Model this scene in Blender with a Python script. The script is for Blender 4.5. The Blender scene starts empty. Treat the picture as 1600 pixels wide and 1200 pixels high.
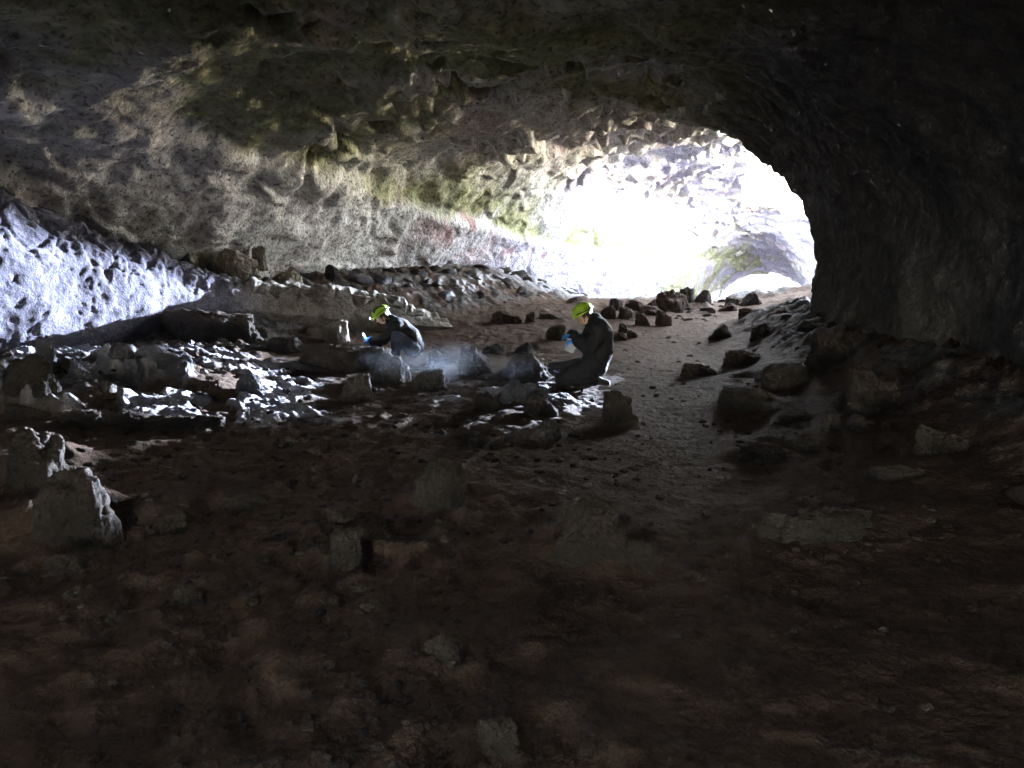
import bpy, bmesh, math, random
import numpy as np
from mathutils import Vector, Matrix, noise as mn
R = math.radians
C = bpy.context.scene.collection
scene = bpy.context.scene

# ------------------------------------------------------------------ camera
EYE = 1.6
PITCH = 9.1
cam = bpy.data.cameras.new('camera'); cam.lens = 27.0; cam.sensor_width = 36.0
cam.clip_start = 0.05; cam.clip_end = 3000
camo = bpy.data.objects.new('camera', cam); C.objects.link(camo)
camo.location = (0, 0, EYE); camo.rotation_euler = (R(90 - PITCH), 0, 0)
scene.camera = camo

# ------------------------------------------------------------------ sky, sun, exposure
SUN_AZ, SUN_EL = 37.0, 6.5          # azimuth clockwise from +Y, elevation
w = bpy.data.worlds.new('World'); scene.world = w; w.use_nodes = True
nt = w.node_tree
bg = nt.nodes['Background']; sky = nt.nodes.new('ShaderNodeTexSky')
sky.sky_type = 'NISHITA'; sky.sun_disc = False
sky.sun_elevation = R(SUN_EL); sky.sun_rotation = R(SUN_AZ)
sky.air_density = 0.9; sky.dust_density = 0.1; sky.ozone_density = 1.3
hs = nt.nodes.new('ShaderNodeHueSaturation'); hs.inputs['Saturation'].default_value = 0.4      # the camera's white balance
nt.links.new(sky.outputs[0], hs.inputs['Color']); nt.links.new(hs.outputs[0], bg.inputs[0]); bg.inputs[1].default_value = 0.15
sl = bpy.data.lights.new('sun', 'SUN'); sl.energy = 0.6; sl.angle = R(0.5); sl.color = (0.66, 0.78, 1.0)
so = bpy.data.objects.new('sun', sl); C.objects.link(so)
SD = Vector((math.sin(R(SUN_AZ)) * math.cos(R(SUN_EL)), math.cos(R(SUN_AZ)) * math.cos(R(SUN_EL)), math.sin(R(SUN_EL))))
so.rotation_euler = SD.to_track_quat('Z', 'Y').to_euler(); so.location = (20, 30, 30)
scene.view_settings.view_transform = 'Standard'; scene.view_settings.look = 'None'
scene.view_settings.exposure = 7.85; scene.view_settings.gamma = 1.0
scene.render.engine = 'CYCLES'
cy = scene.cycles
cy.use_denoising = True
cy.max_bounces = 10; cy.diffuse_bounces = 8; cy.glossy_bounces = 3; cy.transparent_max_bounces = 8
cy.volume_bounces = 1; cy.use_adaptive_sampling = False; cy.light_sampling_threshold = 0.0; cy.sample_clamp_indirect = 0.5; cy.caustics_reflective = False; cy.caustics_refractive = False

# ------------------------------------------------------------------ noise helpers
rng = np.random.default_rng(7)
_P = np.concatenate([rng.permutation(256)] * 2).astype(np.int32)
_G = rng.normal(size=(256, 3)).astype(np.float32); _G /= np.linalg.norm(_G, axis=1)[:, None]

def gn(P, f=1.0, seed=0):
    """gradient noise, about -0.7..0.7"""
    P = np.asarray(P, np.float32) * f + np.float32(seed * 17.31)
    i = np.floor(P).astype(np.int32); fr = P - i; i &= 255
    u = fr * fr * fr * (fr * (fr * 6 - 15) + 10)
    out = 0
    X = (i[:, 0], (i[:, 0] + 1) & 255); Y = (i[:, 1], (i[:, 1] + 1) & 255); Z = (i[:, 2], (i[:, 2] + 1) & 255)
    for a in (0, 1):
        wa = u[:, 0] if a else 1 - u[:, 0]
        pa = _P[X[a]]
        for b in (0, 1):
            wb = wa * (u[:, 1] if b else 1 - u[:, 1])
            pb = _P[pa + Y[b]]
            for c in (0, 1):
                g = _G[_P[pb + Z[c]]]
                d = (fr[:, 0] - a) * g[:, 0] + (fr[:, 1] - b) * g[:, 1] + (fr[:, 2] - c) * g[:, 2]
                out = out + d * wb * (u[:, 2] if c else 1 - u[:, 2])
    return out

def fbm(P, f, octv=4, seed=0, rough=0.5):
    a, s = 1.0, 0
    for k in range(octv):
        s = s + a * gn(P, f, seed + k * 3.7); f *= 2.03; a *= rough
    return s

def ridged(P, f, octv=3, seed=0):
    a, s = 1.0, 0
    for k in range(octv):
        s = s + a * (1 - 2.2 * np.abs(gn(P, f, seed + k * 5.1))); f *= 2.1; a *= 0.5
    return s

def vor(P, f, seed=0, k=0):
    """cellular noise through mathutils: F1 and F2 distances"""
    Q = (np.asarray(P) * f + seed * 9.7).tolist()
    o = np.array([mn.voronoi(q)[0][:2] for q in Q], np.float32)
    return o[:, 0], o[:, 1]

def sm(a, b, x):
    t = np.clip((x - a) / (b - a), 0, 1); return t * t * (3 - 2 * t)

def mesh_from(name, V, F, mat=None, smooth=True):
    me = bpy.data.meshes.new(name)
    V = np.ascontiguousarray(V, np.float32); F = np.ascontiguousarray(F, np.int32)
    n = F.shape[1]
    me.vertices.add(len(V)); me.vertices.foreach_set('co', V.ravel())
    me.loops.add(F.size); me.loops.foreach_set('vertex_index', F.ravel())
    me.polygons.add(len(F)); me.polygons.foreach_set('loop_start', np.arange(0, F.size, n, dtype=np.int32))
    me.polygons.foreach_set('use_smooth', np.full(len(F), smooth))
    me.update(calc_edges=True); me.validate()
    if mat: me.materials.append(mat)
    return me

def grid_faces(nr, nc):
    a = np.arange(nr * nc).reshape(nr, nc)
    return np.stack([a[:-1, :-1], a[:-1, 1:], a[1:, 1:], a[1:, :-1]], -1).reshape(-1, 4)

def grid_normals(V, nr, nc):
    G = V.reshape(nr, nc, 3)
    n = np.cross(np.gradient(G, axis=1), np.gradient(G, axis=0)).reshape(-1, 3)
    return n / (np.linalg.norm(n, axis=1)[:, None] + 1e-9)

def attr(me, name, data):
    a = me.attributes.new(name, 'FLOAT', 'POINT'); a.data.foreach_set('value', np.ascontiguousarray(data, np.float32))

def link(name, me, parent=None, **props):
    o = bpy.data.objects.new(name, me); C.objects.link(o)
    if parent: o.parent = parent
    for k, v in props.items(): o[k] = v
    return o

# ------------------------------------------------------------------ materials
def new_mat(name):
    m = bpy.data.materials.new(name); m.use_nodes = True
    t = m.node_tree; b = t.nodes['Principled BSDF']
    b.inputs['Roughness'].default_value = 0.9; b.inputs['Specular IOR Level'].default_value = 0.03
    return m, t, b

def N(t, typ, **kw):
    n = t.nodes.new(typ)
    for k, v in kw.items():
        if k.startswith('i_'): n.inputs[k[2:].replace('_', ' ')].default_value = v
        else: setattr(n, k, v)
    return n

def noise_tex(t, scale, detail=6, rough=0.6, vec=None):
    n = N(t, 'ShaderNodeTexNoise'); n.inputs['Scale'].default_value = scale
    n.inputs['Detail'].default_value = detail; n.inputs['Roughness'].default_value = rough
    if vec is not None: t.links.new(vec, n.inputs['Vector'])
    return n.outputs['Fac']

def ramp(t, fac, stops):
    r = N(t, 'ShaderNodeValToRGB'); e = r.color_ramp.elements
    while len(e) < len(stops): e.new(0.5)
    for k, (p, c) in enumerate(stops):
        e[k].position = p; e[k].color = (c, c, c, 1) if isinstance(c, (int, float)) else (*c, 1)
    t.links.new(fac, r.inputs[0]); return r.outputs[0]

def mix(t, fac, a, b, typ='MIX'):
    m = N(t, 'ShaderNodeMix', data_type='RGBA', blend_type=typ)
    for sock, v in ((m.inputs[0], fac), (m.inputs[6], a), (m.inputs[7], b)):
        if isinstance(v, (int, float)): sock.default_value = v
        elif isinstance(v, tuple): sock.default_value = (*v, 1)
        else: t.links.new(v, sock)
    return m.outputs[2]

def math_(t, op, a, b=0.0):
    m = N(t, 'ShaderNodeMath', operation=op)
    for s, v in zip(m.inputs, (a, b)):
        if isinstance(v, (int, float)): s.default_value = v
        else: t.links.new(v, s)
    return m.outputs[0]

def bump(t, b, hts, prev=None):
    nrm = None
    for h, dist in hts:
        bp = N(t, 'ShaderNodeBump'); bp.inputs['Distance'].default_value = dist; bp.inputs['Strength'].default_value = 1.0
        t.links.new(h, bp.inputs['Height'])
        if nrm is not None: t.links.new(nrm, bp.inputs['Normal'])
        nrm = bp.outputs['Normal']
    t.links.new(nrm, b.inputs['Normal'])

def get_attr(t, name):
    return N(t, 'ShaderNodeAttribute', attribute_name=name).outputs['Fac']

def objco(t): return N(t, 'ShaderNodeTexCoord').outputs['Object']

def mat_cave():
    m, t, b = new_mat('cave_basalt'); co = objco(t)
    big = noise_tex(t, 0.9, 5, 0.6, co); mid = noise_tex(t, 4.5, 6, 0.65, co); fine = noise_tex(t, 26, 5, 0.7, co)
    base = ramp(t, mid, [(0.3, (0.19, 0.176, 0.15)), (0.5, (0.39, 0.366, 0.32)), (0.72, (0.53, 0.50, 0.45))])
    rust = mix(t, ramp(t, big, [(0.5, 0.0), (0.68, 0.6)]), base, (0.24, 0.175, 0.145))
    crust = ramp(t, fine, [(0.34, (0.10, 0.093, 0.115)), (0.5, (0.27, 0.255, 0.32)), (0.7, (0.44, 0.425, 0.53))])
    c = mix(t, get_attr(t, 'crust'), rust, crust)
    algae = ramp(t, mid, [(0.3, (0.08, 0.085, 0.038)), (0.6, (0.215, 0.21, 0.09)), (0.75, (0.31, 0.295, 0.14))])
    c = mix(t, get_attr(t, 'algae'), c, algae)
    c = mix(t, get_attr(t, 'red'), c, mix(t, fine, (0.13, 0.07, 0.07), (0.27, 0.165, 0.165)))
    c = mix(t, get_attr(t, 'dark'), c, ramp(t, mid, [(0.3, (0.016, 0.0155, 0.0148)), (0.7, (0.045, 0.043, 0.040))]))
    pits = noise_tex(t, 15, 3, 0.5, co)
    c = mix(t, ramp(t, pits, [(0.33, 0.75), (0.45, 0.0)]), c, (0.05, 0.045, 0.042))
    t.links.new(c, b.inputs['Base Color'])
    bump(t, b, [(mid, 0.04), (pits, 0.025), (fine, 0.015)])
    return m

def mat_sand():
    m, t, b = new_mat('brown_sand'); co = objco(t)
    big = noise_tex(t, 1.3, 5, 0.6, co); mid = noise_tex(t, 9, 6, 0.65, co); fine = noise_tex(t, 70, 4, 0.7, co)
    c = ramp(t, mid, [(0.3, (0.036, 0.0238, 0.017)), (0.7, (0.08, 0.054, 0.0395))])
    c = mix(t, ramp(t, big, [(0.4, 0.0), (0.7, 0.5)]), c, (0.056, 0.0355, 0.0265))
    c = mix(t, math_(t, 'MULTIPLY', ramp(t, fine, [(0.55, 0.0), (0.66, 1.0)]), 0.5), c, (0.07, 0.06, 0.055))
    rk = ramp(t, mid, [(0.3, (0.045, 0.042, 0.039)), (0.7, (0.12, 0.112, 0.107))])
    c = mix(t, get_attr(t, 'rocky'), c, rk)
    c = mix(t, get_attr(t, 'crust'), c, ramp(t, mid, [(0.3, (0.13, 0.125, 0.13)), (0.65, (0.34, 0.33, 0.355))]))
    t.links.new(c, b.inputs['Base Color'])
    bump(t, b, [(mid, 0.05), (noise_tex(t, 26, 4, 0.6, co), 0.025), (fine, 0.012)])
    return m

def mat_rock(name, lo, hi, dust=0.6, sandc=(0.2, 0.15, 0.115), scale=1.0):
    m, t, b = new_mat(name); co = objco(t)
    mid = noise_tex(t, 7 * scale, 6, 0.65, co); fine = noise_tex(t, 40 * scale, 5, 0.7, co)
    c = mix(t, math_(t, 'ADD', math_(t, 'MULTIPLY', mid, 0.6), math_(t, 'MULTIPLY', fine, 0.4)), lo, hi)
    big = noise_tex(t, 2.2 * scale, 4, 0.6, co)
    c = mix(t, ramp(t, big, [(0.4, 0.0), (0.6, 0.6)]), c, tuple(0.6 * x for x in lo))
    ge = N(t, 'ShaderNodeNewGeometry'); sp = N(t, 'ShaderNodeSeparateXYZ'); t.links.new(ge.outputs['Normal'], sp.inputs[0])
    up = math_(t, 'ADD', sp.outputs[2], math_(t, 'MULTIPLY', mid, 0.5))
    c = mix(t, math_(t, 'MULTIPLY', ramp(t, up, [(0.75, 0.0), (1.1, 1.0)]), dust), c, sandc)
    t.links.new(c, b.inputs['Base Color'])
    bump(t, b, [(mid, 0.07), (noise_tex(t, 18 * scale, 4, 0.6, co), 0.035), (fine, 0.025)])
    return m

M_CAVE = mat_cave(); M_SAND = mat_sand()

# ------------------------------------------------------------------ ground
def hbase(x, y):
    """large shape of the floor"""
    x = np.asarray(x, float); y = np.asarray(y, float)
    P = np.stack([x, y, 0 * x], -1).reshape(-1, 3)
    z = 0.08 * fbm(P, 0.35, 2, 3).reshape(x.shape)
    z = z + 0.5 * sm(13, 20, y) * (1 - sm(21, 27, y)) - 0.55 * sm(22, 30, y) - 1.6 * sm(34, 52, y)
    z = z + 0.10 * sm(-1.8, -4.0, x) * (1 - sm(18, 22, y))                  # floor climbs to the left
    led = 7.9 + 0.35 * np.sin(x * 1.3) - 0.10 * (x + 4)
    z = z + 0.16 * sm(led - 0.10, led + 0.14, y) * sm(-2.6, -3.4, x) * (1 - sm(8.6, 10.5, y) * 0.9)
    rx = 2.3 + 0.10 * y
    z = z + (0.62 * sm(rx - 0.6, rx + 2.2, x)) * (1 - sm(14.5, 17, y))       # rubble bank on the right
    z = z + 0.35 * sm(5, 9, x) * sm(16, 19, y) * (1 - sm(24, 30, y))
    wl = np.interp(y, [9, 12, 16, 20, 25, 31], [-8.6, -7.6, -4.8, -1.8, 0.9, 3.5])
    z = z + 0.75 * sm(2.6, 0.0, x - wl) * sm(11, 13, y) * (1 - sm(24, 30, y))  # scree below the left wall
    return z

# ------------------------------------------------------------------ cave shell
KEY = np.array([
    # y    xL    bx   bz    sx   sz    ax   az    rx   rz    xR   zR
    [-14, -5.0, -4.2, 2.2, -2.5, 3.6, 0.0, 4.0, 2.8, 3.4, 4.0, 1.8],
    [-4,  -8.0, -7.0, 3.0, -4.4, 4.2, -.3, 4.6, 2.8, 4.0, 4.0, 2.2],
    [4,   -9.2, -8.0, 3.0, -4.6, 3.6, -.3, 3.6, 2.7, 3.5, 4.1, 2.1],
    [9,   -9.4, -7.6, 3.1, -4.0, 3.9, -.3, 4.0, 2.8, 3.85, 4.5, 2.3],
    [12,  -8.4, -6.2, 3.0, -3.1, 4.0, 0.1, 4.3, 2.7, 4.1, 4.9, 2.4],
    [14,  -7.0, -4.9, 2.9, -2.2, 4.1, 0.6, 4.5, 3.1, 3.95, 5.05, 2.3],
    [15.4, -5.9, -4.2, 2.7, -1.8, 4.1, 0.9, 4.6, 4.4, 4.1, 6.8, 2.4],
    [17.5, -4.2, -3.0, 2.5, -1.0, 4.0, 2.1, 4.7, 8.0, 4.5, 11., 2.5],
    [20, -2.4, -1.4, 2.4, .3, 3.95, 3.2, 4.8, 10., 4.8, 13, 2.5],
    [22, -1.1, -.2, 2.4, 1.4, 4.0, 4.4, 4.9, 11., 5.0, 13.8, 2.5],
    [26,  1.2, 2.1, 2.2, 3.5, 4.2, 6.7, 5.15, 12.5, 5.2, 15, 2.5],
    [31,  3.5, 4.2, 2.4, 5.0, 4.4, 8.5, 5.2, 14.0, 5.2, 16, 2.5],
    [34.5, 5.6, 6.2, 2.3, 6.9, 4.1, 10.2, 4.9, 14.6, 4.6, 16.3, 2.2],
    [37, 7.2, 7.6, 2.1, 8.4, 3.6, 11.1, 4.4, 14.8, 4.0,16.2, 2.0],
    [39,  8.8, 9.1, 1.6, 9.8, 2.9, 12., 4.2, 14.5, 3.2, 15.8, 1.4],
    [42,  9.9, 10.1, .9, 10.8, 2.1, 12.5, 3.0, 14.6, 2.0, 15.6, .6],
    [47,  12.0, 12.3, .1, 13., 1.1, 14.8, 1.8, 17., 1.0, 18., -.2],
    [52,  14., 14.3, -.8, 15., .3, 16.8, .85, 19.3, .2, 20.3, -1.],
    [57,  15.8, 16.1, -1., 16.9, .5, 18.6, 1.2, 21.5, .5, 22.4, -.8],
], float)

def key_at(y):
    K = np.stack([np.interp(y, KEY[:, 0], KEY[:, k]) for k in range(1, 12)], -1)
    return K

def smooth_keys(ys):
    K = 0
    for d, wt in ((-.8, .2), (-.4, .2), (0, .2), (.4, .2), (.8, .2)): K = K + wt * key_at(ys + d)
    return K

SU = np.array([math.cos(R(SUN_AZ)), -math.sin(R(SUN_AZ))])      # across the beam
SS = np.array([math.sin(R(SUN_AZ)), math.cos(R(SUN_AZ))])       # towards the sun
TE = math.tan(R(SUN_EL))

def uvd(P):
    u = P[:, 0] * SU[0] + P[:, 1] * SU[1]; d = P[:, 0] * SS[0] + P[:, 1] * SS[1]
    return u, P[:, 2] - d * TE, d

def sun_gaps(P):
    """ragged gaps added and shaped so the low sun falls in set patches"""
    u, v, d = uvd(P)
    Q = np.stack([u, v, 0 * u], -1)
    n1 = 0.5 * gn(Q, 1.1, 2) + 0.25 * gn(Q, 2.6, 5)
    def box(u0, u1, v0, v1, s):
        du = np.maximum(u0 - u, u - u1); dv = np.maximum(v0 - v, v - v1)
        return (np.maximum(du, dv) + s * n1) < 0
    return (box(-12.75, -10.3, -0.8, 2.1, 0.2) & (v < 0.5 + (u + 12.1) * 1.55 + 0.2 * n1)) | box(-9.7, -6.1, -0.60, -0.17, 0.12) | box(-10.0, -6.9, -0.5, 0.08, 0.10) | box(-5.75, -3.9, -0.95, -0.54, 0.10) | box(-5.9, -4.0, 0.06, 0.85, 0.06)

def build_cave():
    ys = np.concatenate([np.linspace(-14, 4, 60)[:-1], np.arange(4, 24, 0.046), np.arange(24, 57, 0.10)])
    ys = ys[ys > -14.1]
    nr = len(ys); nc = 560
    K = smooth_keys(ys)
    xL, bx, bz, sx, sz, ax, az, rx, rz, xR, zR = K.T
    zb = -1.6 - 1.5 * sm(30, 50, ys)
    gl = np.interp(ys, [30, 50], [0.2, -1.9])
    CP = np.stack([
        np.stack([xL - 0.5, zb], -1), np.stack([xL - 0.1, gl], -1), np.stack([bx, bz], -1), np.stack([sx, sz], -1),
        np.stack([ax, az], -1), np.stack([rx, rz], -1), np.stack([xR, zR], -1), np.stack([xR + 0.05, gl], -1), np.stack([xR + 0.5, zb], -1)], 1)
    # Catmull-Rom through the control points, then even arc length
    n = CP.shape[1]; tt = np.linspace(0, n - 1, 200)
    k = np.clip(tt.astype(int), 0, n - 2); f = (tt - k)[None, :, None]
    g = lambda i: CP[:, np.clip(i, 0, n - 1)]
    p0, p1, p2, p3 = g(k - 1), g(k), g(k + 1), g(k + 2)
    S = 0.5 * (2 * p1 + (p2 - p0) * f + (2 * p0 - 5 * p1 + 4 * p2 - p3) * f ** 2 + (3 * p1 - p0 - 3 * p2 + p3) * f ** 3)
    L = np.concatenate([np.zeros((nr, 1)), np.cumsum(np.linalg.norm(np.diff(S, axis=1), axis=2), 1)], 1)
    Q = np.empty((nr, nc, 3)); q = np.linspace(0, 1, nc)
    for r in range(nr):
        Q[r, :, 0] = np.interp(q * L[r, -1], L[r], S[r, :, 0]); Q[r, :, 2] = np.interp(q * L[r, -1], L[r], S[r, :, 1])
    Q[:, :, 1] = ys[:, None]
    V = Q.reshape(-1, 3)
    Nn = grid_normals(V, nr, nc)
    # point inward
    cx = np.repeat(ax, nc); cz = np.repeat(az * 0.4, nc)
    inward = np.sign((cx - V[:, 0]) * Nn[:, 0] + (cz - V[:, 2]) * Nn[:, 2]); s0 = np.sign(inward.mean()); Nn = Nn * s0
    side = np.repeat(np.linspace(0, 1, nc)[None], nr, 0).ravel()
    # warped coordinates for the rock relief
    W = V + 0.35 * np.stack([gn(V, 0.8, 11), gn(V, 0.8, 12), gn(V, 0.8, 13)], -1)
    d = 0.5 * fbm(W, 0.28, 3, 1)
    vault = sm(.2, .34, side) * sm(.72, .6, side)
    patch = np.maximum(sm(-0.1, 0.25, fbm(V, 0.33, 2, 19)), np.exp(-((V[:, 0] - 0.22 * V[:, 1] + 1.5) / 2.6) ** 2) * sm(7, 10, V[:, 1])) * vault
    # peeled lining: terraces with sharp lips
    tfield = fbm(W * np.array([1, 0.7, 1.3]), 0.5, 3, 21) * 2.6
    fl = np.floor(tfield); fr = tfield - fl
    d = d + 0.36 * ((fl + sm(0.86, 1.0, fr)) - tfield * 0.75) * (0.25 + 0.75 * patch) * (0.35 + 0.65 * sm(8, 13, V[:, 1]))
    # scalloped hollows where the lining has dropped off
    d = d - 0.42 * sm(0.17, 0.3, gn(W, 0.95, 31)) * patch - 0.16 * sm(0.2, 0.32, gn(W, 2.1, 37)) * patch + 0.12 * ridged(W, 1.1, 2, 33) * patch
    # runnels on the walls, block edges, popcorn grain
    d = d + 0.05 * ridged(W * np.array([1, 1, 0.45]), 1.5, 2, 41) * sm(.62, .5, side)
    d = d + 0.12 * fbm(W, 0.8, 3, 43) * sm(.5, .62, side)
    d = d + 0.055 * fbm(W, 3.2, 4, 45, 0.62) + 0.03 * np.abs(gn(W, 8, 47)) + 0.026 * gn(W, 13, 48) + 0.02 * gn(W, 23, 49)
    ln0 = np.interp(V[:, 1], [8, 12, 14, 16, 19.5, 25, 31, 36], [3.75, 3.65, 3.5, 3.2, 2.75, 2.15, 2.0, 1.6]) + 0.12 * fbm(V, 0.9, 3, 72)
    d = d + 0.30 * sm(0.12, -0.12, V[:, 2] - ln0) * sm(-2.2, -0.6, V[:, 2] - ln0) * (side < 0.5)
    far = 1 - 0.3 * sm(30, 44, V[:, 1])
    # keep the dark right hand shoulder calmer
    V = V + Nn * (d * far)[:, None]
    # the tube closes behind the camera
    back = sm(-8, -13.5, V[:, 1])
    V[:, 0] *= (1 - back); V[:, 2] = V[:, 2] * (1 - back) + 1.6 * back
    F = grid_faces(nr, nc)
    cen = V[F].mean(1)
    _, _, dd = uvd(cen)
    # the roof has fallen in on the right of the far chamber, round the corner
    en = 0.5 * fbm(cen, 0.45, 4, 61) + 0.1 * gn(cen, 2.5, 62)
    hx = 0.295 * cen[:, 1] + 0.9 * en
    top = np.interp(cen[:, 0], [0, 4, 9, 13, 17], [4.3, 4.2, 3.9, 3.7, 3.3]) + 0.6 * en
    drop = ((cen[:, 1] > 18.8 + en) & (cen[:, 1] < 38.5 + en) & (cen[:, 0] > hx) & (cen[:, 2] > top)) | (sun_gaps(cen) & (dd > 20))
    fill_hole = (np.hypot(cen[:, 0] + 1.2, cen[:, 1] + 3.6) < 0.85 + 0.35 * gn(cen, 0.9, 63)) & (cen[:, 2] > 2.5)    # hole added behind the camera to light the near floor
    drop |= fill_hole
    F = F[~drop]
    if s0 > 0: F = F[:, ::-1]
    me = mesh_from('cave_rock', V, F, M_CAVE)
    # colour zones of the rock, with light and shade put into some
    y = V[:, 1]; z = V[:, 2]; left = side < 0.5
    line = np.interp(y, [8, 12, 14, 16, 19.5, 25, 31, 36], [3.75, 3.65, 3.5, 3.2, 2.75, 2.15, 2.0, 1.6]) + 0.35 * fbm(V, 0.9, 3, 71)
    cr = sm(0.35, -0.35, z - line) * left * sm(0.3, 0.62, 0.5 + 0.9 * fbm(V, 0.6, 4, 75) + 0.12 * sm(10, 22, y) + 0.2)
    crt = 0.35 * sm(0.0, 0.5, fbm(V, 0.45, 3, 79) + 0.15)
    attr(me, 'crust', np.clip(np.maximum.reduce([cr * 0.9 * (0.2 + 0.8 * sm(17, 24, y)), crt * (0.5 + .5 * sm(15, 22, y)), 0.9 * sm(20, 25, y) * sm(-.45, .1, fbm(V, .8, 3, 78))]), 0, 1))  # crust includes far chamber brightness put into the colour
    al = sm(-0.3, 0.05, z - line) * sm(1.3, 0.3, z - line) * left * sm(-0.45, 0.2, fbm(V, 0.7, 3, 83) + 0.06)
    al2 = sm(-0.25, 0.25, fbm(V, 0.5, 4, 87) + 0.3 * sm(14, 9, y)) * sm(18, 13, y) * sm(-.3, .2, z - line)
    al3 = (~left) * sm(13, 14.5, y) * sm(18, 15, y) * 0.6 * sm(-.1, .3, fbm(V, 0.8, 3, 88))
    al4 = sm(34, 37, y) * left * sm(2.8, 1.8, z) * sm(-.2, .2, fbm(V, 0.5, 3, 89)) * 0.8
    attr(me, 'algae', np.clip(np.maximum.reduce([al * 0.85, al2 * 0.9, al3, al4]), 0, 1))
    attr(me, 'dark', np.maximum(sm(.62, .74, side) * sm(24, 17, y) * 0.9, 0.5 * sm(17, 10, y) * left * sm(-.45, .25, fbm(V, .7, 4, 95) + .15)))  # shade put into the right wall's colour; near left side darkened too
    rd = sm(0.1, -0.15, z - line) * sm(-1.0, -0.5, z - line) * left * sm(17, 20, y) * sm(29, 25, y) * sm(-.05, .2, fbm(V, 0.9, 3, 91))
    rd = np.maximum(rd, 0.35 * sm(0.25, 0.45, fbm(V, 0.6, 3, 93)))
    attr(me, 'red', np.clip(rd, 0, 1))
    return link('cave_rock', me, kind='structure')

MOUNDS = [(35, 765, 130, 110), (100, 850, 150, 135), (682, 800, 88, 86), (541, 895, 66, 60), (925, 882, 130, 100), (1008, 892, 70, 46), (378, 800, 76, 40), (287, 950, 48, 42),
          (697, 1040, 86, 72), (778, 1180, 78, 58), (250, 835, 70, 36), (90, 905, 80, 36), (1172, 645, 84, 46), (1290, 850, 220, 70), (1195, 724, 90, 40), (966, 666, 52, 40), (735, 702, 46, 34)]
def ray(px, py):
    a = (px - 800) / 1200; b = (600 - py) / 1200; p = R(PITCH)
    return a, math.cos(p) + b * math.sin(p), -math.sin(p) + b * math.cos(p)

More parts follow.
